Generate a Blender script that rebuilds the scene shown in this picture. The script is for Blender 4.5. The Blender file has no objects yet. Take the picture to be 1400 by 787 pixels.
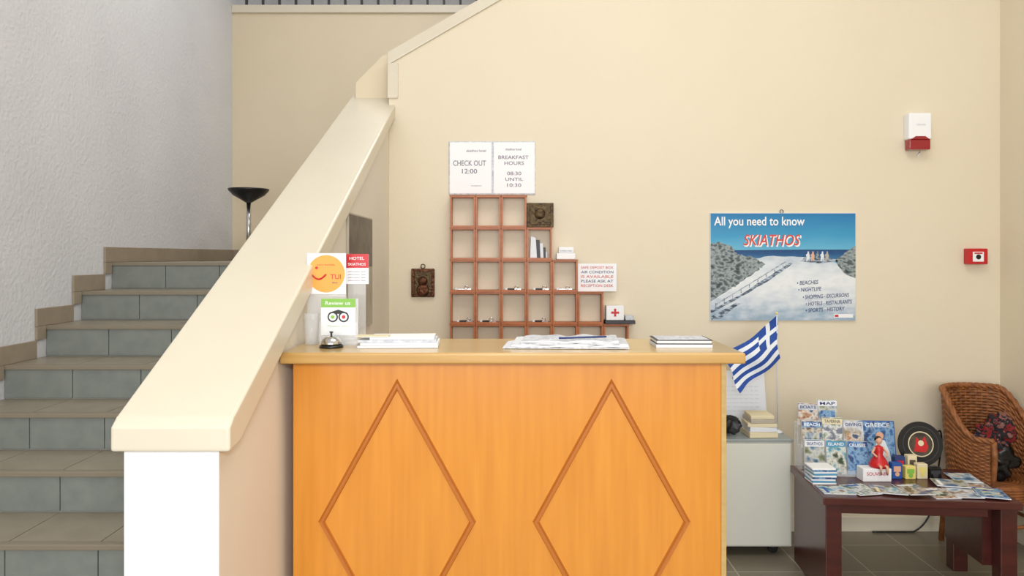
import bpy, bmesh, math, random
from mathutils import Matrix, Vector, noise
random.seed(4)
S=bpy.context.scene
H=1.55   # camera / eye height
def L(c):
    c=c/255.0
    return c/12.92 if c<=0.04045 else ((c+0.055)/1.055)**2.4
def C(r,g,b): return (L(r),L(g),L(b),1)
# metric coordinates of a measured point on a vertical plane at depth D
def X(px,D): return (px-700)*D/1000.0
def Z(py,D): return H-(py-350)*D/1000.0

# ------------------------------------------------ materials
def mat(name,c,rough=.5,metal=0,c2=None,scale=5,stretch=(1,1,1),bump=0,bscale=60,trans=0,coat=0,ramp=None,detail=4,spec=None,alpha=None,hard=False):
    m=bpy.data.materials.new(name); m.use_nodes=True
    nt=m.node_tree; b=nt.nodes['Principled BSDF']
    b.inputs['Base Color'].default_value=c
    b.inputs['Roughness'].default_value=rough
    b.inputs['Metallic'].default_value=metal
    if coat: b.inputs['Coat Weight'].default_value=coat; b.inputs['Coat Roughness'].default_value=.15
    if trans: b.inputs['Transmission Weight'].default_value=trans
    if spec is not None: b.inputs['Specular IOR Level'].default_value=spec
    if alpha is not None: b.inputs['Alpha'].default_value=alpha
    tc=nt.nodes.new('ShaderNodeTexCoord'); mp=nt.nodes.new('ShaderNodeMapping')
    mp.inputs['Scale'].default_value=stretch
    nt.links.new(tc.outputs['Object'],mp.inputs['Vector'])
    if c2 is not None or ramp:
        n=nt.nodes.new('ShaderNodeTexNoise'); n.inputs['Scale'].default_value=scale; n.inputs['Detail'].default_value=detail
        nt.links.new(mp.outputs['Vector'],n.inputs['Vector'])
        r=nt.nodes.new('ShaderNodeValToRGB')
        if ramp:
            r.color_ramp.interpolation='CONSTANT' if hard else 'LINEAR'
            els=r.color_ramp.elements
            while len(els)<len(ramp): els.new(.5)
            for i,cc in enumerate(ramp):
                els[i].position=.30+.42*i/len(ramp); els[i].color=cc
        else:
            r.color_ramp.elements[0].position=.3; r.color_ramp.elements[0].color=c
            r.color_ramp.elements[1].position=.7; r.color_ramp.elements[1].color=c2
        nt.links.new(n.outputs['Fac'],r.inputs['Fac'])
        nt.links.new(r.outputs['Color'],b.inputs['Base Color'])
    if bump:
        n2=nt.nodes.new('ShaderNodeTexNoise'); n2.inputs['Scale'].default_value=bscale; n2.inputs['Detail'].default_value=3
        nt.links.new(mp.outputs['Vector'],n2.inputs['Vector'])
        bp=nt.nodes.new('ShaderNodeBump'); bp.inputs['Strength'].default_value=bump; bp.inputs['Distance'].default_value=.01
        nt.links.new(n2.outputs['Fac'],bp.inputs['Height']); nt.links.new(bp.outputs['Normal'],b.inputs['Normal'])
    return m
M_wall=mat('wall_cream_paint',C(225,214,190),.6,c2=C(222,210,186),scale=1.2,bump=.08,bscale=90)
M_wall2=mat('wall_cream_stairwell',C(221,206,178),.6,c2=C(216,201,172),scale=1.2,bump=.08,bscale=90)
M_white=mat('wall_plaster_cool_white',C(219,219,221),.75,c2=C(211,211,214),scale=1.5,bump=.5,bscale=45)
M_par=mat('parapet_cream_paint',C(230,223,209),.55,c2=C(226,218,203),scale=2,bump=.05,bscale=90)
M_cop=mat('coping_gloss_paint',C(217,209,189),.32,c2=C(213,204,184),scale=2,bump=.03,bscale=70)
M_newel=mat('newel_flash_white',C(243,243,243),.5,bump=.04)  # parapet front face only: flash overexposure put into a whiter colour
M_ceil=mat('ceiling_paint',C(240,239,236),.8)
M_base=mat('baseboard_cream',C(225,216,196),.4)
M_riser=mat('riser_tile_greygreen',C(136,141,135),.35,c2=C(124,130,125),scale=14,bump=.05,bscale=120)
M_tread=mat('tread_tile_taupe',C(154,145,127),.35,c2=C(142,133,116),scale=9,bump=.05,bscale=120)
M_nose=mat('tread_nosing',C(138,128,110),.35)
M_grout=mat('grout_light',C(180,178,168),.8)
M_skirt=mat('stair_skirting_tile',C(158,144,124),.4,c2=C(148,134,115),scale=10)
M_wood=mat('desk_beech_veneer',C(219,145,50),.3,c2=C(207,132,40),scale=3,stretch=(14,14,.9),coat=.35,detail=7)
M_wood_d=mat('desk_groove_moulding',C(182,106,36),.35,coat=.2)
M_wtop=mat('counter_top_wood',C(198,168,110),.28,c2=C(186,154,96),scale=4,stretch=(1,14,14),coat=.3,detail=6)
M_wedge=mat('counter_edge_wood',C(196,156,90),.35,c2=C(184,142,76),scale=4,stretch=(1,14,14))
M_brown=mat('pigeonhole_brown_wood',C(184,108,58),.42,c2=C(164,92,46),scale=10,stretch=(1,1,4))
M_mahog=mat('table_mahogany',C(80,30,24),.3,c2=C(62,20,17),scale=4,stretch=(1,8,8),coat=.3)
M_cab=mat('cabinet_offwhite_laminate',C(216,217,206),.4)
M_cabtop=mat('cabinet_top_grey',C(150,158,158),.35)
M_blk=mat('black_plastic',C(18,18,20),.35)
M_dgrey=mat('dark_grey',C(58,58,62),.5)
M_chrome=mat('chrome',C(210,210,212),.18,metal=1)
M_paper=mat('paper_white',C(240,241,243),.55)
M_paper2=mat('paper_cool_white',C(222,226,232),.5)
M_pgrey=mat('paper_grey_print',C(170,176,186),.6,c2=C(220,222,228),scale=60)
M_ink=mat('ink_greyviolet',C(124,112,134),.6)
M_inkb=mat('ink_dark_blue',C(40,58,110),.6)
M_red=mat('red_gloss',C(196,28,34),.35)
M_redd=mat('siren_red_lens',C(150,18,28),.2,coat=.5)
M_orange=mat('orange_print',C(244,166,74),.5)
M_green=mat('green_print',C(130,186,76),.5)
M_clear=mat('acrylic_clear',C(245,248,250),.05,alpha=.22)
M_copper=mat('copper_relief',C(112,70,44),.4,metal=.7,c2=C(58,34,24),scale=45,bump=.8,bscale=60)
M_bronze=mat('dark_bronze_relief',C(52,40,26),.4,metal=.5,c2=C(98,78,46),scale=50,bump=.8,bscale=60)
M_wick=mat('wicker_rattan',C(158,98,50),.5,c2=C(118,68,32),scale=30,bump=.3,bscale=140)
M_flagb=mat('flag_blue_cloth',C(34,76,160),.75)
M_flagw=mat('flag_white_cloth',C(232,238,246),.75)
M_cream=mat('book_cream',C(222,210,176),.6)
M_yel=mat('card_yellow',C(226,210,120),.5)
M_blue=mat('print_blue',C(40,84,160),.45)
M_teal=mat('print_teal',C(80,150,186),.45)
M_skin=mat('print_skin',C(222,170,140),.6)
M_photo=mat('picture_print_brown',C(48,40,34),.35,ramp=[C(34,28,24),C(52,42,36),C(84,74,62),C(54,42,34)],scale=7)
M_photo2=mat('picture_print_grey',C(186,180,166),.4,c2=C(168,160,144),scale=6)

def floor_mat():
    m=bpy.data.materials.new('floor_ceramic_tiles'); m.use_nodes=True; nt=m.node_tree; b=nt.nodes['Principled BSDF']
    tc=nt.nodes.new('ShaderNodeTexCoord'); br=nt.nodes.new('ShaderNodeTexBrick')
    br.offset=0; br.inputs['Scale'].default_value=1; br.inputs['Brick Width'].default_value=.33; br.inputs['Row Height'].default_value=.33
    br.inputs['Mortar Size'].default_value=.004
    br.inputs['Color1'].default_value=C(126,118,102); br.inputs['Color2'].default_value=C(114,107,92); br.inputs['Mortar'].default_value=C(160,153,136)
    nt.links.new(tc.outputs['Object'],br.inputs['Vector']); nt.links.new(br.outputs['Color'],b.inputs['Base Color'])
    b.inputs['Roughness'].default_value=.28
    return m
M_floor=floor_mat()
pal=[[(26,64,110),(80,140,180),(212,218,222),(150,130,100)],
     [(44,66,44),(110,120,90),(196,198,190),(70,110,146)],
     [(70,90,110),(150,176,200),(216,218,220),(130,100,76)],
     [(20,84,118),(100,160,180),(222,222,210),(60,76,56)],
     [(120,96,64),(80,62,46),(208,196,176),(70,100,130)],
     [(20,54,110),(40,96,156),(130,170,204),(26,62,120)],
     [(60,84,60),(120,140,104),(222,222,220),(110,116,130)],
     [(110,50,40),(180,140,104),(216,208,196),(60,76,106)]]
covers=[mat('magazine_cover_%s'%'abcdefgh'[i],C(200,200,200),.3,ramp=[C(*q) for q in p],scale=13+2.5*i,detail=4,coat=.2) for i,p in enumerate(pal)]

# photographic-looking gradient print: colour ramp over height, broken up by noise
def grad_mat(name,stops,nscale,namp,stretch=(1,1,1),h=.61):
    m=bpy.data.materials.new(name); m.use_nodes=True; nt=m.node_tree; b=nt.nodes['Principled BSDF']; b.inputs['Roughness'].default_value=.35
    tc=nt.nodes.new('ShaderNodeTexCoord'); sp=nt.nodes.new('ShaderNodeSeparateXYZ'); nt.links.new(tc.outputs['Object'],sp.inputs[0])
    mp=nt.nodes.new('ShaderNodeMapping'); mp.inputs['Scale'].default_value=stretch; nt.links.new(tc.outputs['Object'],mp.inputs['Vector'])
    n=nt.nodes.new('ShaderNodeTexNoise'); n.inputs['Scale'].default_value=nscale; n.inputs['Detail'].default_value=9; nt.links.new(mp.outputs[0],n.inputs['Vector'])
    a=nt.nodes.new('ShaderNodeMath'); a.operation='MULTIPLY'; a.inputs[1].default_value=1/h; nt.links.new(sp.outputs['Z'],a.inputs[0])
    c=nt.nodes.new('ShaderNodeMath'); c.operation='MULTIPLY_ADD'; c.inputs[1].default_value=namp; c.inputs[2].default_value=-namp/2; nt.links.new(n.outputs['Fac'],c.inputs[0])
    d=nt.nodes.new('ShaderNodeMath'); d.operation='ADD'; nt.links.new(a.outputs[0],d.inputs[0]); nt.links.new(c.outputs[0],d.inputs[1])
    r=nt.nodes.new('ShaderNodeValToRGB'); els=r.color_ramp.elements
    while len(els)<len(stops): els.new(.5)
    for i,(p,cc) in enumerate(stops): els[i].position=p; els[i].color=C(*cc)
    nt.links.new(d.outputs[0],r.inputs['Fac']); nt.links.new(r.outputs['Color'],b.inputs['Base Color'])
    return m
M_sky=grad_mat('poster_sky',[(.60,(112,186,214)),(.78,(58,150,194)),(1.0,(24,116,172))],3,.12,(1,1,3))
M_sea=grad_mat('poster_sea',[(.56,(60,120,160)),(.61,(24,82,134)),(.66,(14,60,110))],40,.06,(1,1,6))
M_sand=grad_mat('poster_sand',[(0,(150,174,194)),(.18,(206,214,222)),(.35,(228,232,234)),(.50,(212,220,226)),(.62,(188,200,210))],12,.5,(1,1,2.2))
M_dune=mat('poster_dune_scrub',C(96,112,116),.45,ramp=[C(40,54,58),C(88,102,104),C(156,166,168),C(74,88,92)],scale=26,detail=10,stretch=(1,1,1.6))
M_track=mat('poster_track_dark',C(62,76,92),.45,ramp=[C(48,60,78),C(84,98,116),C(170,186,200)],scale=34,stretch=(1,1,3),detail=6)  # dark print for the poster's fence and track
M_postred=mat('poster_text_red',C(206,74,66),.5)
M_check=mat('blanket_red_black',C(90,20,24),.9,ramp=[C(24,20,24),C(126,26,28),C(30,24,30),C(130,84,76),C(40,40,60)],scale=16,bump=.4,bscale=40,hard=True)

# ------------------------------------------------ mesh builder
class B:
    def __init__(s,name): s.name=name; s.bm=bmesh.new(); s.mats=[]; s.M=Matrix.Identity(4)
    def mi(s,m):
        if m not in s.mats: s.mats.append(m)
        return s.mats.index(m)
    def v(s,co): return s.bm.verts.new(s.M@Vector(co))
    def face(s,vs,m,smooth=False):
        try: f=s.bm.faces.new(vs)
        except ValueError: return None
        f.material_index=s.mi(m); f.smooth=smooth; return f
    def prism(s,pts,d,m,bevel=0,segs=2,capmat=None):
        d=Vector(d); a=[s.v(p) for p in pts]; b=[s.v(Vector(p)+d) for p in pts]; n=len(pts)
        fs=[s.face(a[::-1],capmat or m),s.face(b,m)]
        for i in range(n): fs.append(s.face([a[i],a[(i+1)%n],b[(i+1)%n],b[i]],m))
        fs=[f for f in fs if f]
        bmesh.ops.recalc_face_normals(s.bm,faces=fs)
        if bevel:
            es=list({e for f in fs for e in f.edges})
            bmesh.ops.bevel(s.bm,geom=es,offset=bevel,segments=segs,affect='EDGES',profile=.6,material=-1)
    def box(s,x0,x1,y0,y1,z0,z1,m,bevel=0,segs=2):
        s.prism([(x0,y0,z0),(x1,y0,z0),(x1,y0,z1),(x0,y0,z1)],(0,y1-y0,0),m,bevel,segs)
    def poly(s,pts,y,m):   # flat printed shape facing -Y: pts (x,z)
        f=s.face([s.v((p[0],y,p[1])) for p in pts],m)
        return f
    def tube(s,pts,r,m,seg=8,closed=False,cap=True):
        pts=[Vector(p) for p in pts]; n=len(pts); rings=[]
        up=Vector((0,0,1))
        for i,p in enumerate(pts):
            if closed: t=pts[(i+1)%n]-pts[i-1]
            else: t=pts[min(i+1,n-1)]-pts[max(i-1,0)]
            t.normalize()
            u=up if abs(t.dot(up))<.95 else Vector((1,0,0))
            a=t.cross(u).normalized(); b=t.cross(a).normalized()
            rr=r[i] if isinstance(r,(list,tuple)) else r
            rings.append([s.v(p+(a*math.cos(2*math.pi*k/seg)+b*math.sin(2*math.pi*k/seg))*rr) for k in range(seg)])
        for i in range(n if closed else n-1):
            A=rings[i];Bq=rings[(i+1)%n]
            for k in range(seg): s.face([A[k],A[(k+1)%seg],Bq[(k+1)%seg],Bq[k]],m,True)
        if cap and not closed:
            s.face(rings[0][::-1],m); s.face(rings[-1],m)
    def lathe(s,prof,c,m,seg=32,axis='Z'):
        rings=[]
        for (r,h) in prof:
            ring=[]
            for k in range(seg):
                a=2*math.pi*k/seg
                if axis=='Z': co=(c[0]+r*math.cos(a),c[1]+r*math.sin(a),c[2]+h)
                else: co=(c[0]+r*math.cos(a),c[1]+h,c[2]+r*math.sin(a))
                ring.append(s.v(co))
            rings.append(ring)
        for i in range(len(rings)-1):
            for k in range(seg): s.face([rings[i][k],rings[i][(k+1)%seg],rings[i+1][(k+1)%seg],rings[i+1][k]],m,True)
        s.face(rings[0][::-1],m); s.face(rings[-1],m)
    def disc(s,cx,y,cz,r,m,seg=40,r0=0,rz=None):
        rz=rz or r
        if r0==0: s.poly([(cx+r*math.cos(2*math.pi*k/seg),cz+rz*math.sin(2*math.pi*k/seg)) for k in range(seg)],y,m)
        else:
            a=[s.v((cx+r*math.cos(2*math.pi*k/seg),y,cz+r*math.sin(2*math.pi*k/seg))) for k in range(seg)]
            b=[s.v((cx+r0*math.cos(2*math.pi*k/seg),y,cz+r0*math.sin(2*math.pi*k/seg))) for k in range(seg)]
            for k in range(seg): s.face([a[k],a[(k+1)%seg],b[(k+1)%seg],b[k]],m)
    def blob(s,c,r,m,amp=.2,freq=6,sub=3,seed=0):
        t=bmesh.new(); bmesh.ops.create_icosphere(t,subdivisions=sub,radius=1)
        mp={}
        for v in t.verts:
            n=noise.noise(v.co*freq*.3+Vector((seed,seed,seed)))
            k=1+amp*n*2
            mp[v.index]=s.v((c[0]+v.co.x*r[0]*k,c[1]+v.co.y*r[1]*k,c[2]+v.co.z*r[2]*k))
        for f in t.faces: s.face([mp[v.index] for v in f.verts],m,True)
        t.free()
    def text(s,body,cx,y,cz,w,h,m,shear=0,T=None,bold=.006):
        cu=bpy.data.curves.new('t','FONT'); cu.body=body; cu.shear=shear; cu.resolution_u=3; cu.extrude=0; cu.offset=bold
        o=bpy.data.objects.new('t',cu); S.collection.objects.link(o)
        dg=bpy.context.evaluated_depsgraph_get(); me=bpy.data.meshes.new_from_object(o.evaluated_get(dg))
        xs=[v.co.x for v in me.vertices]; ys=[v.co.y for v in me.vertices]
        if xs:
            x0,x1,y0,y1=min(xs),max(xs),min(ys),max(ys)
            mp=[]
            for v in me.vertices:
                u=(v.co.x-(x0+x1)/2)/(x1-x0)*w; q=(v.co.y-(y0+y1)/2)/(y1-y0)*h
                mp.append(s.v((cx+u,y,cz+q) if T is None else T@Vector((u,q,0))))
            for p in me.polygons: s.face([mp[i] for i in p.vertices],m)
        bpy.data.objects.remove(o); bpy.data.curves.remove(cu); bpy.data.meshes.remove(me)
    def done(s,origin=True):
        me=bpy.data.meshes.new(s.name); 
        cs=[v.co for v in s.bm.verts]
        lo=Vector([min(c[i] for c in cs) for i in range(3)]); hi=Vector([max(c[i] for c in cs) for i in range(3)])
        o=Vector(((lo.x+hi.x)/2,(lo.y+hi.y)/2,lo.z))
        bmesh.ops.translate(s.bm,verts=s.bm.verts,vec=-o)
        s.bm.to_mesh(me); s.bm.free()
        for m in s.mats: me.materials.append(m)
        ob=bpy.data.objects.new(s.name,me); ob.location=o; S.collection.objects.link(ob)
        return ob
def rz(x,y,z,deg,tilt=0): return Matrix.Translation((x,y,z))@Matrix.Rotation(math.radians(deg),4,'Z')@Matrix.Rotation(math.radians(tilt),4,'X')

# ================================================= ROOM
DW=4.13; XL=-2.53; XR=2.755; DLW=6.62; ZC=4.6
b=B('floor'); b.box(XL-.12,XR+.12,-3,DW+.12,-.1,0,M_floor); b.done()
b=B('ceiling'); b.box(XL-.12,XR+.12,-3,8.2,ZC,ZC+.1,M_ceil); b.done()
b=B('wall_left'); b.box(XL-.12,XL,-3,8.2,0,ZC,M_white); b.done()
b=B('wall_right'); b.box(XR,XR+.12,-3,DW+.12,0,ZC,M_wall); b.done()
sl=.577
def ztop(x): return 2.625+sl*(x+.702)
b=B('wall_back')
xe=(ZC-2.625)/sl-.702
b.prism([(-.6945,DW,0),(XR,DW,0),(XR,DW,ZC),(xe,DW,ZC),(-.6945,DW,ztop(-.6945))],(0,.12,0),M_wall); b.done()
b=B('trim_upper_flight_coping')
b.prism([(-.702,DW-.015,ztop(-.702)),(xe,DW-.015,ZC),(xe-.126,DW-.015,ZC),(-.702,DW-.015,2.698)],(0,.155,0),M_cop,.006)
b.box(-.702,-.642,DW-.012,DW+.14,2.44,2.64,M_cop,.005); b.done()
b=B('wall_stair_turn')
b.prism([(-.91,4.26,1.512),(-.70,4.26,1.512),(-.70,4.26,2.72),(-.75,4.26,2.72),(-.91,4.26,2.56)],(0,.08,0),M_wall2); b.done()
b=B('wall_landing'); b.box(XL,XR+.12,DLW,DLW+.12,1.3,3.75,M_wall2); b.done()
b=B('trim_landing_wall_coping'); b.box(XL,XR+.1,DLW-.03,DLW+.15,3.745,3.815,M_cop,.006); b.done()
b=B('wall_upper_back'); b.box(XL,XR+.12,8.0,8.12,3.0,ZC,M_white); b.done()
b=B('balustrade')
for i in range(34): b.box(XL+.1+i*.15,XL+.12+i*.15,DLW+.04,DLW+.06,3.815,4.35,M_dgrey)
b.box(XL,XR,DLW+.02,DLW+.08,4.35,4.40,M_dgrey,.008); b.done()
b=B('baseboard_back'); b.box(-.66,XR,DW-.015,DW,0,.085,M_base,.004); b.done()
b=B('baseboard_right'); b.box(XR-.015,XR,-3,DW-.015,0,.085,M_base,.004); b.done()

# ================================================= STAIRS
r,t=.168,.326; D9=4.62
def Dk(k): return D9-t*(9-k)
b=B('staircase'); XS=-.921; XA=XL+.002
for k in range(1,10):
    d=Dk(k); z=r*k
    yend=Dk(k+1)+.03 if k<9 else DLW-.01
    b.box(XA,XS,d+.012,yend,0 if k<9 else 1.3,z-.02,M_grout)
    x=XA
    while x<XS-.01:
        x2=min(x+.34,XS); b.box(x+.002,x2-.002,d,d+.012,z-r+.004,z-.022,M_riser,.001,1); x=x2
    b.box(XA,XS,d-.012,d+.02,z-.022,z,M_nose,.004)
    x=XA; ye=Dk(k+1) if k<9 else DLW-.01
    while x<XS-.01:
        x2=min(x+.34,XS); yy=d+.022
        while yy<ye-.02:
            y2=min(yy+.31,ye); b.box(x+.002,x2-.002,yy,y2-.002,z-.02,z-.0005,M_tread); yy=y2
        x=x2
b.done()
b=B('floor_landing'); b.box(XS+.001,-.31,4.345,DLW,1.3,1.511,M_tread); b.done()
b=B('trim_stair_skirting')
for k in range(1,10):
    d=Dk(k); z=r*k; ye=Dk(k+1)-.09 if k<9 else DLW-.012
    b.box(XL,XL+.013,d-.09,ye,z-.0,z+.095,M_skirt,.002,1)
    b.box(XL,XL+.013,d-.09,d-.014,z-r+.096 if k>1 else 0,z-.001,M_skirt,.002,1)
b.box(XL+.013,-.7,DLW-.013,DLW,1.512,1.607,M_skirt)
b.done()
b=B('upper_stair_flight')
for k in range(1,12):
    x=-.6+.29*(k-1)
    if k>1: b.box(x,x+.31,DW+.14,5.5,1.3+.12*(k-1),1.512+.168*k,M_tread)
    else: b.box(x,x+.31,DW+.14,5.5,1.5115,1.512+.168,M_tread)
b.done()
m5=.515
def cz(y): return 1.157+m5*(y-1.71)
b=B('wall_stair_parapet')
yb=4.33
b.prism([(-.92,1.735,0),(-.92,yb,0),(-.92,yb,cz(yb)-.04),(-.92,1.735,cz(1.735)-.04)],(.225,0,0),M_par)
b.bm.faces.ensure_lookup_table()
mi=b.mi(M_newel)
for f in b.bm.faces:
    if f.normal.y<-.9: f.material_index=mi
b.done()
b=B('trim_parapet_coping')
b.prism([(-.94,1.71,1.092),(-.94,1.78,1.098),(-.94,yb,cz(yb)-.07),(-.94,yb,cz(yb)),(-.94,1.735,cz(1.735))
         ,(-.94,1.71,1.150)],(.28,0,0),M_cop,.008,3)
b.done()

# ================================================= RECEPTION DESK
b=B('reception_desk')
ZT=1.262
b.box(-.69,.694,2.17,2.55,ZT-.032,ZT,M_wedge,.006,3)
b.box(-.684,.688,2.176,2.544,ZT-.001,ZT+.001,M_wtop)
b.box(-.665,.645,2.22,2.245,0,ZT-.033,M_wood,.003)
b.box(-.665,-.64,2.246,2.52,0,ZT-.033,M_wood,.002)
b.box(.620,.645,2.246,2.52,0,ZT-.033,M_wood,.002)
b.box(.634,.649,2.214,2.222,0,ZT-.034,M_wtop,.001)
b.box(-.64,.62,2.246,2.52,.70,.725,M_wtop); b.box(-.64,.62,2.246,2.52,.30,.325,M_wtop); b.box(-.64,.62,2.246,2.52,.04,.06,M_wtop)
for cx in (-.3485,.302):
    cc=.745; hw=.229; hh=.415
    def ring(o,y): 
        return [(cx,y,cc+hh+o*1.8),(cx+hw+o,y,cc),(cx,y,cc-hh-o*1.8),(cx-hw-o,y,cc)]
    prof=[(.0105,2.2201),(.0075,2.2145),(.003,2.2175),(-.003,2.2175),(-.0075,2.2145),(-.0105,2.2201)]
    rg=[[b.v(p) for p in ring(o,y)] for o,y in prof]
    for i in range(len(rg)-1):
        for k in range(4): b.face([rg[i][k],rg[i][(k+1)%4],rg[i+1][(k+1)%4],rg[i+1][k]],M_wood_d)
b.done()

# ---- counter items
zc=ZT+.0015
b=B('card_display_stand')   # clear acrylic stand with orange round logo card
D=2.42
x0,x1=X(420,D),X(473,D)
b.box(x0,x1,D,D+.003,zc,Z(402,D),M_clear); b.box(x0,x1,D+.001,D+.04,zc,zc+.003,M_clear)
b.prism([(x0,D+.04,zc),(x0,D+.043,zc),(x0,D+.008,Z(400,D)),(x0,D+.005,Z(400,D))],(x1-x0,0,0),M_clear)
b.box(x0,x1,D-.001,D+.003,Z(402,D),Z(346,D),M_paper,.001,1)
cx,czz=X(446,D),Z(374,D); b.disc(cx,D-.0015,czz,.062,M_orange)
b.text('TUI',X(459,D),D-.0022,Z(378,D),.035,.016,M_red)
b.tube([(cx-.048+.004*i,D-.002,czz-.002-.016*math.sin(math.pi*i/12)) for i in range(13)],.003,M_red,5)
b.disc(X(433,D),D-.0022,Z(366,D),.005,M_red,12)
b.text('your holiday',cx,D-.0022,Z(362,D),.06,.006,M_red)
b.text('blue',X(458,D),D-.0022,Z(386,D),.018,.006,M_inkb)
b.done()
b=B('info_card_red')
D=2.475; b.box(X(472,D),X(504,D),D,D+.003,Z(388,D),Z(347,D),M_paper)
b.box(X(472,D),X(504,D),D-.001,D,Z(366,D),Z(347,D),M_red)
b.text('HOTEL',X(488,D),D-.0018,Z(353,D),.05,.010,M_paper); b.text('SKIATHOS',X(488,D),D-.0018,Z(361,D),.06,.009,M_paper)
for i in range(4): b.text('information desk',X(488,D),D-.0008,Z(371+i*4,D),.06,.005,M_ink)
b.box(X(476,D),X(500,D),D,D+.003,zc,Z(388,D),M_clear); b.box(X(474,D),X(502,D),D-.0,D+.05,zc,zc+.003,M_clear)
b.done()
b=B('review_card_holder')
D=2.36; x0,x1=X(439,D),X(486,D)
b.box(x0,x1,D,D+.003,Z(458,D),Z(408,D),M_paper); b.box(x0,x1,D-.001,D,Z(420,D),Z(408,D),M_green)
b.text('Review us',X(462,D),D-.0018,Z(414,D),.08,.012,M_paper)
for ex in (455,470):
    b.disc(X(ex,D),D-.001,Z(433,D),.017,M_blk,28); b.disc(X(ex,D),D-.0016,Z(433,D),.012,M_paper,24); b.disc(X(ex,D),D-.0022,Z(433,D),.006,M_green if ex==455 else M_red,20)
b.poly([(X(450,D),Z(427,D)),(X(462.5,D),Z(423,D)),(X(475,D),Z(427,D)),(X(462.5,D),Z(429,D))],D-.0012,M_blk)
b.text('Thank you',X(462,D),D-.0012,Z(446,D),.07,.009,M_green)
b.box(x0-.004,x1+.008,D+.004,D+.006,zc,Z(408,D),M_clear); b.box(x0-.004,x1+.008,D-.006,D-.004,zc,Z(440,D),M_clear)
b.box(x0-.004,x1+.008,D-.01,D+.03,zc,zc+.003,M_clear); b.done()
b=B('plastic_cup')
b.lathe([(.018,0),(.020,.002),(.025,.10),(.024,.10),(.018,.004)],(X(424,2.36)+.002,2.37,zc),M_clear,24); b.done()
b=B('service_bell')
c=(X(453,2.30),2.30,zc)
b.lathe([(.037,0),(.037,.006),(.030,.010)],c,M_blk); b.lathe([(.033,.011),(.033,.014),(.029,.024),(.020,.033),(.006,.037)],c,M_chrome)
b.lathe([(.003,.037),(.003,.045),(.006,.046),(.006,.05)],c,M_dgrey,12); b.done()
b=B('brochure_stack')
b.M=rz(X(546,2.33),2.34,0,3)
for i,(w,dd,ox,m) in enumerate([(.25,.13,0,M_paper2),(.24,.13,.004,M_paper),(.245,.12,-.003,M_pgrey),(.20,.11,.012,M_paper)]):
    b.box(-w/2+ox,w/2+ox,-dd/2,dd/2,zc+i*.0085,zc+i*.0085+.008,m,.001,1)
b.box(-.13,-.03,-.05,.0,zc+.0345,zc+.037,M_cream); b.done()
b=B('newspaper')
b.M=rz(X(772,2.34),2.34,0,-2)
for i in range(4):
    n=22; zz=zc+.0015+i*.006; w=.39-.03*i
    top=[];bot=[]
    for k in range(n+1):
        u=k/n; x=-w/2+u*w; hgt=.004+.008*abs(math.sin(u*math.pi*2.3+i))*(.5+.5*u)
        top.append((x+.012*(i%2),-.085,zz+hgt*.7)); 
    a=[b.v(p) for p in top]; c2=[b.v((p[0]+.01,.085,p[2]+.002*math.sin(k))) for k,p in enumerate(top)]
    a0=[b.v((p[0],-.085,zz-.0005)) for p in top]; c0=[b.v((p[0]+.01,.085,zz-.0005)) for p in top]
    for k in range(n):
        b.face([a[k],a[k+1],c2[k+1],c2[k]],M_pgrey if i%2 else M_paper2); b.face([a0[k],a0[k+1],a[k+1],a[k]],M_paper2 if i%2 else M_pgrey)
        b.face([c0[k],c0[k+1],c2[k+1],c2[k]],M_paper2)
b.tube([(-.02,-.06,zc+.031),(.13,-.03,zc+.033)],.003,M_inkb,8)
b.done()
b=B('guest_book')
b.M=rz(X(932,2.33),2.35,0,-1)
b.box(-.088,.088,-.062,.062,zc-.0005,zc+.010,M_paper2,.001,1); b.box(-.087,.087,-.061,.061,zc+.0102,zc+.0125,M_dgrey,.001,1); b.box(-.086,.086,-.061,.061,zc+.013,zc+.022,M_paper,.002,1); b.box(-.088,.088,-.064,.062,zc+.0222,zc+.0245,M_dgrey,.001,1)
b.box(-.080,.080,-.056,.056,zc+.0246,zc+.0250,M_pgrey); b.done()

# ================================================= BACK WALL ITEMS
b=B('notice_board_sign')
D=DW-.006
b.box(X(613.5,D),X(732,D),D,DW,Z(266,D),Z(193,D),M_pgrey,.002,1)
for a,c in ((615,672),(675,731)):
    b.box(X(a,D),X(c,D),D-.002,D+.001,Z(264.5,D),Z(194.5,D),M_paper,.001,1)
yy=D-.003
b.text('skiathos hotel',X(651,D),yy,Z(206,D),.11,.014,M_ink); b.text('CHECK OUT',X(642,D),yy,Z(223,D),.185,.030,M_ink)
b.text('12:00',X(642,D),yy,Z(234,D),.085,.026,M_ink); b.text('reception',X(651,D),yy,Z(254,D),.06,.008,M_ink)
b.text('skiathos hotel',X(702,D),yy,Z(204,D),.09,.013,M_ink)
b.text('BREAKFAST',X(702,D),yy,Z(215,D),.17,.020,M_ink); b.text('HOURS',X(703,D),yy,Z(223,D),.11,.020,M_ink)
b.text('08:30',X(703,D),yy,Z(237,D),.08,.020,M_ink); b.text('UNTIL',X(703,D),yy,Z(245,D),.10,.018,M_ink); b.text('10:30',X(703,D),yy,Z(253,D),.08,.020,M_ink)
b.done()

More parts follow.
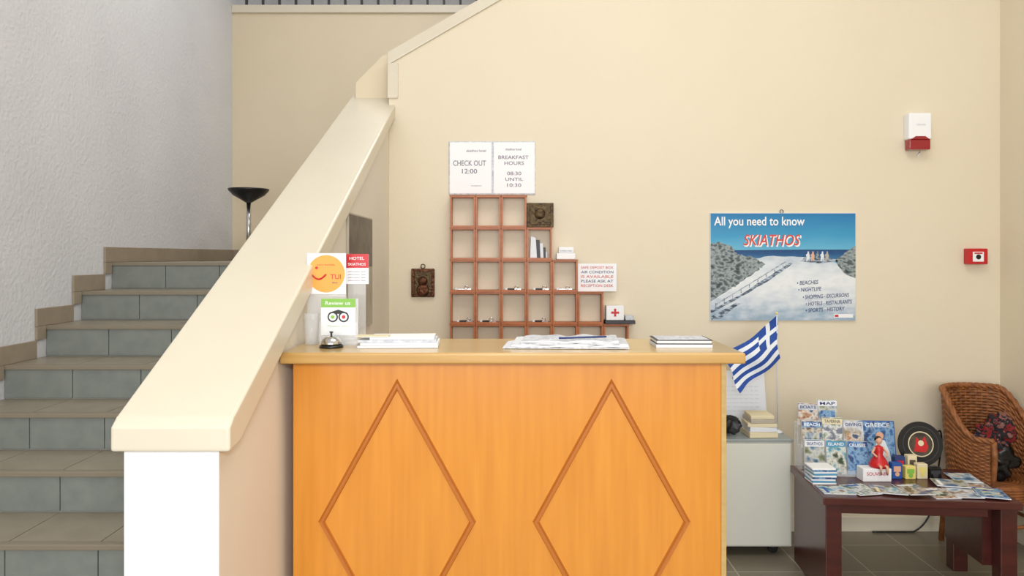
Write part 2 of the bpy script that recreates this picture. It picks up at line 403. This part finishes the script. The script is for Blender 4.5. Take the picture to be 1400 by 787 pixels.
DF=4.055
px=lambda k:X(615+35*k,DF)
pz=lambda j:Z(267+44*j,DF)
b=B('pigeonhole_key_rack'); th=.009
cells=[3,4,5,6,7,7]
for j,n in enumerate(cells):
    for k in range(n):
        x0,x1=px(k)+.001,px(k+1)-.001; z1,z0=pz(j)-.001,pz(j+1)+.001
        b.box(x0,x1,DF,DW-.001,z1-.010,z1,M_brown,.001,1); b.box(x0,x1,DF,DW-.001,z0,z0+.010,M_brown,.001,1)
        b.box(x0,x0+th,DF+.0005,DW-.001,z0+.0102,z1-.0102,M_brown); b.box(x1-th,x1,DF+.0005,DW-.001,z0+.0102,z1-.0102,M_brown)
    b.box(px(0)-.003,px(n)+.003,DF-.004,DW-.001,pz(j)-.0014,pz(j)+.0014,M_brown)
b.done()
b=B('room_keys')
random.seed(9)
for (j,k) in [(2,0),(2,2),(2,3),(2,4),(3,0),(3,1),(3,3),(4,0),(4,2),(4,3),(4,5)]:
    zb=pz(j+1)+.0113; cx=(px(k)+px(k+1))/2+random.uniform(-.012,.012)
    y=DF+.015
    b.box(cx-.030,cx+.01,y,y+.03,zb,zb+.008,random.choice([M_dgrey,M_chrome,M_blk]),.002,1)
    b.tube([(cx+.02+.010*math.cos(a*math.pi/6),y+.01,zb+.013+.010*math.sin(a*math.pi/6)) for a in range(12)],.002,M_chrome,6,closed=True)
    b.box(cx+.0,cx+.045,y+.012,y+.015,zb+.001,zb+.007,M_chrome)
    b.box(cx-.042,cx-.028,y+.004,y+.008,zb+.0,zb+.012,M_paper2)
b.done()
b=B('folded_leaflet_fan')
x=px(3)+.02; zb=pz(2)+.0113
for i in range(5):
    a=math.radians(18+i*14)
    b.prism([(x,DF+.02+i*.006,zb),(x+.09*math.sin(a)+.01,DF+.02+i*.006,zb),(x+.10*math.sin(a),DF+.02+i*.006,zb+.13*math.cos(a)*(.9)),(x+.005,DF+.02+i*.006,zb+.12-.02*i)],(0,.003,0),M_dgrey if i%2 else M_paper2)
b.done()
b=B('framed_icon_relief')
zb=pz(1)+.002; b.box(X(720,DF),X(757,DF),DF+.01,DF+.03,zb,Z(277,DF),M_bronze,.003)
b.box(X(724,DF),X(753,DF),DF+.006,DF+.012,zb+.015,Z(281,DF),M_bronze,.003)
cx=X(738,DF); b.lathe([(.03,-.002),(.026,-.008),(.012,-.012)],(cx,DF+.008,Z(292,DF)),M_bronze,20,axis='Y'); b.done()
b=B('white_adapter_box')
zb=pz(2)+.002; b.box(X(761,DF),X(787,DF),DF+.01,DF+.06,zb,zb+.035,M_paper,.006); b.box(X(764,DF),X(785,DF),DF+.015,DF+.055,zb+.0355,zb+.07,M_paper,.006)
b.box(X(766,DF),X(783,DF),DF+.0135,DF+.016,zb+.045,zb+.052,M_pgrey); b.done()
b=B('price_notice_card')
D=DF+.03; zb=pz(3)+.002
b.box(X(790,D),X(843,D),D,D+.003,zb,Z(360,D),M_paper)
for i,(s_,m) in enumerate([('SAFE DEPOSIT BOX',M_red),('AIR CONDITION',M_inkb),('IS AVAILABLE',M_red),('PLEASE ASK AT',M_inkb),('RECEPTION DESK',M_red)]):
    b.text(s_,X(816.5,D),D-.0008,Z(365.5+i*6.2,D),.18,.015,m)
b.done()
b=B('first_aid_box')
zb=pz(4)+.002; D=DF+.005
b.box(X(827,D),X(868,D),D-.02,DW-.01,zb,zb+.02,M_dgrey,.002,1)
b.box(X(829,D),X(853,D),D,D+.06,zb+.0205,zb+.10,M_paper,.003)
cx,cc=X(841,D),zb+.062
b.box(cx-.006,cx+.006,D-.001,D,cc-.022,cc+.022,M_red); b.box(cx-.022,cx+.022,D-.0015,D,cc-.006,cc+.006,M_red)
b.box(X(855,D),X(866,D),D-.01,D+.05,zb+.0205,zb+.045,M_pgrey,.002,1); b.done()
b=B('wall_plaque_copper')
D=DW-.02; b.box(X(562,D),X(594,D),D,DW,Z(406,D),Z(367,D),M_copper,.006)
b.box(X(566,D),X(590,D),D-.006,D+.002,Z(402,D),Z(371,D),M_bronze,.006)
cx=X(578,D); b.lathe([(.028,0),(.022,-.008),(.008,-.012)],(cx,D-.005,Z(384,D)),M_copper,16,axis='Y')
b.lathe([(.04,0),(.026,-.006),(.012,-.008)],(cx,D-.004,Z(396,D)),M_copper,16,axis='Y')
b.tube([(cx+.012*math.cos(a*math.pi/6),D+.008,Z(364,D)+.012*math.sin(a*math.pi/6)) for a in range(12)],.003,M_bronze,6,closed=True); b.done()

# ---- poster
b=B('travel_poster')
D=DW-.012
def P(pts,y,m): b.poly([(X(p[0],D),Z(p[1],D)) for p in pts],y,m)
def jag(pts,amp,n=5):
    out=[]
    for i in range(len(pts)-1):
        a,c=pts[i],pts[i+1]
        for k in range(n):
            u=k/n; out.append((a[0]+(c[0]-a[0])*u+random.uniform(-amp,amp)*(k>0),a[1]+(c[1]-a[1])*u+random.uniform(-amp,amp)*(k>0)))
    out.append(pts[-1]); return out
b.box(X(971,D),X(1170,D),D,DW-.0005,Z(438,D),Z(291,D),M_paper2,.001,1)
P([(971.5,437.5),(1169.5,437.5),(1169.5,291.5),(971.5,291.5)],D-.0006,M_sky)
P([(971.5,352),(1169.5,355),(1169.5,341),(1100,341),(1040,341.5),(971.5,342)],D-.0010,M_sea)
P([(971.5,437.5),(1169.5,437.5)]+jag([(1169.5,372),(1150,362),(1130,355),(1090,351),(1050,350),(1020,356),(971.5,400)],.8),D-.0014,M_sand)
P([(971.5,412)]+jag([(990,400),(1010,388),(1030,374),(1046,361),(1030,352),(1008,347),(1000,337),(985,331),(971.5,333)],1.6,7),D-.0018,M_dune)
P(jag([(1142,356),(1150,350),(1160,342),(1169.5,336)],1,6)+[(1169.5,380)]+jag([(1158,376),(1148,366),(1142,356.5)],1,4),D-.0018,M_dune)
P(jag([(971.5,424),(1010,404),(1050,378),(1080,359),(1083,360.5),(1056,380),(1020,402),(990,418),(971.5,428)],.7,5),D-.0022,M_track)
P(jag([(971.5,433),(1005,414),(1012,415),(985,435),(973,437)],.9,4),D-.0023,M_track)
for k in range(9): 
    q=(978+11.5*k,422-7.2*k); P([(q[0],q[1]),(q[0]+1,q[1]),(q[0]+1,q[1]-8+.7*k),(q[0],q[1]-8+.7*k)],D-.0026,M_track)
P([(978,416),(1074,357),(1074,358),(978,417)],D-.0027,M_track)
P([(1094,357),(1100,351),(1140,353),(1147,357),(1120,360)],D-.0018,M_track)
for i in range(5):
    a=1102+i*6.5
    P([(a,357),(a+.5,351),(a-.5,348),(a+1.5,346.5),(a+2,343.5),(a+3.6,343.5),(a+4,347),(a+5,349),(a+4,357),(a+3,353),(a+1.2,357)],D-.0024,[M_paper2,M_skin,M_dune,M_paper2,M_photo2][i])
b.text('All you need to know',X(1038,D),D-.003,Z(304,D),.51,.066,M_paper,bold=.016)
b.text('SKIATHOS',X(1055.5,D)+.003,D-.0027,Z(328.5,D)-.003,.325,.068,M_paper,shear=.25,bold=.03)
b.text('SKIATHOS',X(1055,D),D-.0032,Z(328,D),.32,.062,M_postred,shear=.25,bold=.012)
for i,(s_,xx,w) in enumerate([('• BEACHES',1104,.12),('• NIGHTLIFE',1107,.13),('• SHOPPING - EXCURSIONS',1129,.26),('• HOTELS - RESTAURANTS',1133,.26),('• SPORTS - HISTORY',1128,.22)]):
    b.text(s_,X(xx,D),D-.003,Z(386+i*9.2,D),w,.022,M_inkb,shear=.2,bold=.004,T=Matrix.Translation((X(xx,D),D-.003,Z(386+i*9.2,D)))@Matrix.Rotation(math.radians(90),4,'X')@Matrix.Rotation(math.radians(3),4,'Z'))
P([(1140,429),(1166,429),(1166,434),(1140,434)],D-.0026,M_paper); P([(1141,430),(1146,430),(1146,433),(1141,433)],D-.003,M_red)
b.tube([(X(1069,D)+.01*math.cos(a*math.pi/6),D+.004,Z(289,D)+.01*math.sin(a*math.pi/6)) for a in range(12)],.002,M_dgrey,6,closed=True)
b.done()
b=B('alarm_siren')
D=DW-.06
b.box(X(1243,D),X(1274,D),D,DW,Z(190,D),Z(154,D),M_paper,.01,3)
b.prism([(X(1244,D),D+.004,Z(189.5,D)),(X(1273,D),D+.004,Z(189.5,D)),(X(1273,D),D+.004,Z(204,D)),(X(1244,D),D+.004,Z(204,D))],(0,.05,0),M_redd,.006)
b.prism([(X(1246,D),D-.002,Z(190,D)),(X(1252,D),D-.002,Z(186,D)),(X(1265,D),D-.002,Z(186,D)),(X(1271,D),D-.002,Z(190,D))],(0,.006,0),M_redd)
b.text('siren',X(1259,D),D-.001,Z(170,D),.05,.012,M_pgrey)
b.tube([(X(1258,DW),DW-.008,Z(203,DW)),(X(1256,DW),DW-.006,Z(210,DW)),(X(1253,DW),DW-.003,Z(214,DW))],.004,M_paper,8); b.done()
b=B('fire_alarm_call_point')
D=DW-.045
b.box(X(1324,D),X(1351,D),D,DW,Z(361,D),Z(339.5,D),M_red,.006,3)
b.box(X(1330,D),X(1345,D),D-.002,D+.002,Z(357.5,D),Z(344,D),M_paper,.001,1)
b.disc(X(1337.5,D),D-.003,Z(351,D),.014,M_blk,20); b.box(X(1332,D),X(1343,D),D-.003,D,Z(347,D),Z(345,D),M_red); b.done()
b=B('wall_socket')
b.box(X(1261,DW),X(1277,DW),DW-.02,DW,Z(604,DW),Z(584,DW),M_paper,.005); b.disc(X(1269,DW),DW-.0205,Z(592,DW),.018,M_pgrey,20)
b.box(X(1264,DW),X(1273,DW),DW-.055,DW-.0207,Z(597,DW),Z(588,DW),M_blk,.006); b.done()
b=B('power_cable')
pts=[]
ctrl=[(X(1269,DW),DW-.058,Z(592,DW)),(X(1277,DW),4.07,Z(590,4.05)),(X(1282,DW),4.09,Z(612,4.06)),(2.395,4.10,.40),(2.36,4.10,.15),(2.25,4.10,.006),(2.0,4.10,.006)]
cv=[Vector(c) for c in ctrl]
for i in range(len(cv)-1):
    p0=cv[max(i-1,0)];p1=cv[i];p2=cv[i+1];p3=cv[min(i+2,len(cv)-1)]
    for k in range(8):
        u=k/8; pts.append(.5*((2*p1)+(p2-p0)*u+(2*p0-5*p1+4*p2-p3)*u*u+(3*p1-p0-3*p2+p3)*u**3))
for p in pts: p.z=max(p.z,.006)
b.tube(pts,.0045,M_blk,8); b.done()

# picture on the parapet's side wall
b=B('wall_picture')
xw=-.695
b.box(xw,xw+.012,3.06,3.58,1.22,1.735,M_photo2,.002,1)
b.box(xw+.012,xw+.0135,3.07,3.57,1.50,1.727,M_photo); b.done()

# ================================================= STANDING ASHTRAY ON LANDING
b=B('standing_ashtray')
c=(X(340,5.8),5.8,1.5125)
b.lathe([(.12,0),(.12,.012),(.03,.025),(.018,.03)],c,M_chrome); b.lathe([(.018,.03),(.018,.47)],c,M_chrome,16)
b.lathe([(.02,.46),(.06,.485),(.12,.52),(.152,.555),(.157,.57),(.150,.57),(.11,.53),(.04,.50)],c,M_blk,40); b.done()

# ================================================= WHITE CABINET
b=B('storage_cabinet')
cy=3.78; x0,x1=.80,1.445
b.box(x0,x1,cy,4.10,.05,.592,M_cab,.003); b.box(x0-.004,x1+.004,cy-.012,4.105,.592,.606,M_cabtop,.002,1)
b.box(x0+.01,x1-.01,cy-.014,cy-.001,.06,.585,M_cab,.003); 
for cx in (x0+.06,x1-.08):
    for yy in (cy+.05,4.04):
        b.lathe([(.024,-.01),(.025,-.008),(.025,.008),(.024,.01)],(cx,yy,.0255),M_blk,20,axis='Y'); b.box(cx-.012,cx+.012,yy-.014,yy+.014,.03,.051,M_dgrey)
b.done()
zk=.607
b=B('leaning_document')
b.M=rz(1.28,4.035,zk,0,-11); b.box(-.14,.13,0,.004,0,.31,M_paper2)
b.text('price list',0,-.001,.27,.10,.016,M_ink)
for i in range(7): b.text('room information and daily rates',0,-.001,.22-.022*i,.19,.009,M_pgrey)
b.done()
b=B('book_stack')
for i,(w,h_,m) in enumerate([(.15,.03,M_cream),(.14,.025,M_paper2),(.15,.02,M_cream),(.13,.022,M_photo2),(.12,.018,M_cream)]):
    z0=zk+sum([.03,.025,.02,.022,.018][:i]); b.M=rz(1.305,3.865,0,random.uniform(-4,4)); b.box(-w/2,w/2,-.07,.07,z0,z0+h_-.0005,m,.002,1)
b.done()
b=B('camera_bag')
b.blob((1.13,3.88,zk+.058),(.07,.07,.054),M_blk,.18,5,3,3); b.blob((1.17,3.85,zk+.05),(.035,.045,.040),M_dgrey,.2,7,3,8)
b.tube([(1.08+.012*i,3.81-.01*math.sin(i),zk+.06+.05*math.sin(math.pi*i/10)) for i in range(10)],.005,M_blk,8); b.done()
b=B('papers_pile')
for i in range(5):
    b.M=rz(.93,3.93,0,random.uniform(-6,6)); b.box(-.1,.1,-.12,.12,zk+i*.006,zk+i*.006+.0055,[M_paper,M_paper2,M_cream][i%3])
b.done()

# ---- greek flag
b=B('greek_flag')
base=Vector((1.420,3.91,zk))
b.lathe([(.026,0),(.026,.008),(.010,.014),(.005,.018)],tuple(base),M_paper2,24)
pt=Vector((X(1062,3.80),3.80,Z(428,3.80)))
b.tube([base+Vector((0,0,.015)),(base+pt)/2,pt],.0032,M_paper2,10); b.blob(tuple(pt),(.006,.006,.008),M_yel,0,1,2)
def fp(u,v):
    A=Vector((X(1062,3.8),3.80,Z(431,3.8))); A2=Vector((X(1067,3.8),3.815,Z(490,3.8)))
    E=Vector((X(984,3.8),3.74,Z(484,3.8))); E2=Vector((X(1002,3.8),3.70,Z(531,3.8)))
    top=A.lerp(E,u); bot=A2.lerp(E2,u); p=top.lerp(bot,v)
    p.z-= .012*math.sin(math.pi*u)*(1-.3*v); p.y+= .022*math.sin(u*9+v*2.2)*(.2+u)+.01*math.sin(v*6+u*4); p.x+=.008*math.sin(v*7+u*5)
    return p
NU,NV=54,36
g=[[b.v(fp(i/NU,j/NV)) for j in range(NV+1)] for i in range(NU+1)]
for i in range(NU):
    for j in range(NV):
        u=(i+.5)/NU; v=(j+.5)/NV; st=int(v*9)
        if u<.37 and st<5: w=(st==2) or (.148<u<.222)
        else: w=st%2==1
        b.face([g[i][j],g[i+1][j],g[i+1][j+1],g[i][j+1]],M_flagw if w else M_flagb,True)
b.done()

# ================================================= COFFEE TABLE
TR=rz(1.398,3.26,0,-5)
b=B('coffee_table'); b.M=TR
b.box(-.015,.825,-.015,.490,.445,.48,M_mahog,.004)
b.box(0,.07,0,.475,0,.4445,M_mahog,.004)
b.box(.74,.81,0,.07,0,.4445,M_mahog,.004); b.box(.74,.81,.405,.475,0,.4445,M_mahog,.004)
b.box(.70,.80,.0705,.4045,.17,.4445,M_mahog,.002,1)
b.box(.0705,.6995,.02,.045,.40,.4445,M_mahog,.002,1); b.box(.0705,.6995,.43,.455,.40,.4445,M_mahog,.002,1)
b.done()
b=B('magazines'); random.seed(12)
n=0
for row in range(3):
    for col in range(7):
        x=.075+col*.112+random.uniform(-.012,.012); y=.080+row*.115+random.uniform(-.008,.008)
        if x>.74: x=.74
        if row==2 and col!=6: continue
        if row==1 and (col<=4): continue
        a=random.choice([-12,8,0,16,-5,90,80])
        w,h_=(.115,.15) if abs(a)<50 else (.115,.14)
        zz=.4805+ (n%4)*.0042+row*.001; n+=1
        b.M=TR@rz(x,y+.005,0,a); cm=covers[(n*3+row)%8]
        b.box(-w/2,w/2,-h_/2,h_/2,zz,zz+.0035,M_paper2); b.box(-w/2+.001,w/2-.001,-h_/2+.001,h_/2-.001,zz+.0035,zz+.0038,cm)
        b.box(-w/2+.012,w/2-.03,h_/2-.030,h_/2-.016,zz+.0038,zz+.004,random.choice([M_paper,M_red,M_blue,M_paper2,M_cream]))
        if n%2: b.box(-w/2+.02,w/2-.02,-h_/2+.03,h_/2-.06,zz+.0038,zz+.0040,random.choice(covers))
b.done()
# brochure rack tiers
b=B('brochure_rack')
RT=rz(1.590,3.635,.4805,-5)
b.M=RT
for j,(yy,zz) in enumerate([(-.075,0.0),(-.015,.12),(.045,.22)]):
    b.box(-.155,.155,yy-.008,yy+.050,zz,zz+.008,M_clear,.001,1); b.box(-.155,.155,yy-.010,yy-.006,zz,zz+.03,M_clear)
    if j: b.box(-.155,.155,yy+.045,yy+.050,0,zz,M_clear); b.box(-.155,-.150,yy,yy+.045,0,zz,M_clear); b.box(.150,.155,yy,yy+.045,0,zz,M_clear)
random.seed(21)
lab=['SKIATHOS','ISLAND','CRUISES','BEACH','TAVERNA','DIVING','BOATS','MAP','RENT A CAR','TOURS']
for j,(yy,zz,hh) in enumerate([(-.075,.008,.165),(-.015,.128,.135),(.045,.228,.105)]):
    for k in range(3):
        if j==2 and k==2: continue
        b.M=RT@rz(-.100+.1*k+random.uniform(-.003,.003),yy,zz,random.uniform(-4,4),-7+random.uniform(-2,2))
        w=.094 ; h_=hh+random.uniform(-.02,.015)
        cm=covers[(j*3+k*2+1)%8]
        b.box(-w/2,w/2,0,.018,0,h_,M_paper); b.box(-w/2,w/2,-.001,0,0,h_,cm)
        b.box(-w/2,w/2,-.0015,-.001,h_-.032,h_-.004,[M_paper2,M_teal,covers[5],M_cream,M_pgrey][(j*2+k)%5])
        b.text(lab[(j*3+k)%10],0,-.0022,h_-.018,w*.8,.015,[M_inkb,M_paper,M_paper,M_photo,M_inkb][(j*2+k)%5],bold=.012)
        if (j+k)%2: b.box(-w/2+.012,w/2-.012,-.0016,-.001,.03,.065,covers[(j+k*3)%8])
b.done()
b=B('leaflet_pile')
for i in range(9):
    b.M=TR@rz(.048+random.uniform(-.003,.003),.22,0,4+random.uniform(-4,4)); b.box(-.055,.055,-.05,.05,.4805+i*.0085,.4805+i*.0085+.008,[M_paper,M_teal,M_paper2,covers[5]][i%4],.001,1)
b.done()
b=B('souvenir_book')
b.M=rz(1.845,3.665,.4805,-4,-10); b.box(-.085,.085,0,.016,0,.24,M_blue,.002,1); b.box(-.08,.08,-.001,0,.005,.235,covers[5])
b.text('GREECE',0,-.002,.218,.12,.020,M_paper)
b.lathe([(.016,0),(.020,.001)],(0.01,-.002,.165),M_skin,20,axis='Y'); b.poly([(-.03,.02),(.06,.02),(.05,.09),(.03,.145),(-.01,.145),(-.02,.09)],-.0035,M_paper2); b.done()
b=B('doll_figurine')
b.box(1.665,1.80,3.468,3.535,.4805,.542,M_paper,.002,1); b.text('SOUVENIR',1.7325,3.4670,.518,.10,.016,M_red)
c=(1.755,3.50,.543); b.M=Matrix.Translation(c)@Matrix.Scale(1.15,4)@Matrix.Translation([-q for q in c])
b.lathe([(.036,0),(.038,.010),(.032,.026),(.015,.052),(.018,.070),(.015,.084),(.005,.09)],c,M_red,24)
b.lathe([(.005,.088),(.005,.094),(.010,.099),(.0135,.108),(.012,.117),(.004,.122)],c,M_skin,20)
b.blob((c[0],c[1]+.005,c[2]+.114),(.0155,.013,.013),M_blk,.1,4,3)
for sx in(-1,1):
    b.tube([(c[0]+sx*.015,c[1],c[2]+.080),(c[0]+sx*.031,c[1]-.008,c[2]+.06),(c[0]+sx*.020,c[1]-.026,c[2]+.048)],[.005,.0045,.004],M_skin,8)
    b.tube([(c[0]+sx*.01,c[1]-.03,c[2]+.012),(c[0]+sx*.013,c[1]-.046,c[2]+.012),(c[0]+sx*.013,c[1]-.047,c[2]-.02)],[.006,.006,.004],M_skin,8)
b.done()
b=B('souvenir_plate')
b.M=rz(2.035,3.625,.4805,-3,-8)
b.lathe([(.108,0),(.110,.006),(.106,.014)],(0,0,.135),M_blk,48,axis='Y'); b.disc(0,-.001,.135,.088,M_dgrey,40,r0=.084)
b.disc(0,-.0012,.135,.062,M_cream,40); b.disc(0,-.0018,.135,.057,M_photo,40)
b.poly([(-.035,.10),(-.02,.17),(0,.145),(.02,.175),(.035,.12),(.02,.095)],-.0024,M_red); b.disc(0,-.003,.14,.014,M_cream,20)
b.box(-.08,.08,-.02,.035,0,.028,M_blk,.004); b.done()
b=B('souvenir_boxes')
for (x,y,w,h_,m,m2) in [(1.850,3.53,.05,.075,M_blue,M_skin),(1.912,3.525,.05,.06,M_yel,M_green),(1.972,3.53,.05,.070,M_cream,M_yel),(2.04,3.54,.06,.045,M_blk,M_dgrey),(1.885,3.570,.05,.095,M_inkb,M_red),(1.945,3.570,.045,.10,M_cream,M_photo)]:
    b.box(x-w/2,x+w/2,y-.018,y+.018,.4805,.4815+h_,m,.002,1); b.box(x-w/2+.008,x+w/2-.008,y-.019,y-.0182,.4815+h_*.45,.4815+h_*.8,m2)
    b.disc(x,y-.0195,.4815+h_*.3,w*.22,m2,16)
b.done()

# ================================================= WICKER CHAIR
b=B('wicker_armchair')
b.M=rz(2.525,3.87,0,14)
def zt(p):
    a=abs(p); u=min(max((a-55)/65,0),1); u=u*u*(3-2*u); return .830-.215*u
def cp(p,tt,off=0):
    rr=.180+.034*tt+off; a=math.radians(p); return (rr*math.sin(a),rr*math.cos(a),.30+(zt(p)-.30)*tt)
NR=34
for i in range(NR):
    tt=i/(NR-1)
    b.tube([cp(p*.5,tt,.004*math.sin(math.pi*(p*.5+135)/7.5+math.pi*(i%2))) for p in range(-270,271,5)],.0078,M_wick,5)
for p in range(-270,271,15): b.tube([cp(p*.5,q/6) for q in range(7)],.005,M_wick,6)
for ph in (0,math.pi*.67,math.pi*1.33):
    b.tube([Vector(cp(p,1,.008*math.cos(math.radians(p*14)+ph)))+Vector((0,0,.008*math.sin(math.radians(p*14)+ph))) for p in range(-138,139,2)],.010,M_wick,6)
for sx in(-1,1):
    q=cp(sx*138,1); q0=cp(sx*138,.1)
    b.tube([q,(q[0]*1.02,q[1]*1.05,.53),(q0[0],q0[1],.40),(q0[0]*1.0,q0[1]*1.06,.2),(q0[0]*1.06,q0[1]*1.12,0.001)],.014,M_wick,10)
    b.tube([(sx*.12,.14,.33),(sx*.135,.16,.18),(sx*.145,.165,.001)],.014,M_wick,10)
for i in range(6): b.tube([(.188*math.sin(math.radians(p)),.188*math.cos(math.radians(p)),.30+.014*i) for p in range(0,360,8)],.009,M_wick,6,closed=True)
for i in range(10): 
    rr=.18-.018*i; b.tube([(rr*math.sin(math.radians(p)),rr*math.cos(math.radians(p)),.375) for p in range(0,360,10)],.010,M_wick,6,closed=True)
b.tube([(.18*math.sin(math.radians(p)),.18*math.cos(math.radians(p)),.18) for p in range(0,360,8)],.009,M_wick,6,closed=True)
b.done()
b=B('folded_blanket')
b.blob((2.525,3.85,.49),(.105,.10,.10),M_blk,.2,9,4,5); b.blob((2.475,3.81,.58),(.065,.060,.085),M_check,.25,10,4,11); b.blob((2.56,3.84,.63),(.065,.065,.085),M_check,.25,10,4,17)
b.done()

# ================================================= LIGHTS
def area(name,loc,tgt,size,sy,e,col=(1,1,1)):
    l=bpy.data.lights.new(name,'AREA'); l.shape='RECTANGLE'; l.size=size; l.size_y=sy; l.energy=e; l.color=col
    o=bpy.data.objects.new(name,l); o.location=loc; o.rotation_euler=(Vector(tgt)-Vector(loc)).to_track_quat('-Z','Y').to_euler(); S.collection.objects.link(o)
area('rear_fill',(0.0,-2.8,2.0),(0.2,4,1.4),4.2,2.6,150,(1,1,1))  # added broad fill at the open end behind the camera, no window there
area('camera_flash',(.05,-.1,1.85),(0.1,4,1.3),.25,.2,19,(1,1,1))
area('lobby_top_fill',(.8,1.6,4.5),(.8,1.9,0),2.2,1.6,56,(1,.99,.97))  # added fill under the lobby ceiling, not a known fitting
area('stairwell_fill',(-.8,4.9,4.5),(-2.0,4.6,1.6),1.6,1.2,38,(.98,.98,1))  # added cool fill above the landing to brighten the stairwell
w=bpy.data.worlds.new('world'); S.world=w; w.use_nodes=True
w.node_tree.nodes['Background'].inputs['Color'].default_value=(.97,.98,1,1); w.node_tree.nodes['Background'].inputs['Strength'].default_value=.6
S.view_settings.view_transform='Standard'; S.view_settings.look='None'

cam=bpy.data.cameras.new('camera'); co=bpy.data.objects.new('camera',cam); S.collection.objects.link(co)
cam.sensor_width=36; cam.lens=36*1000/1400; cam.shift_y=-43.5/1400; cam.clip_start=.05
co.location=(0,0,H); co.rotation_euler=(math.radians(90),0,0); S.camera=co
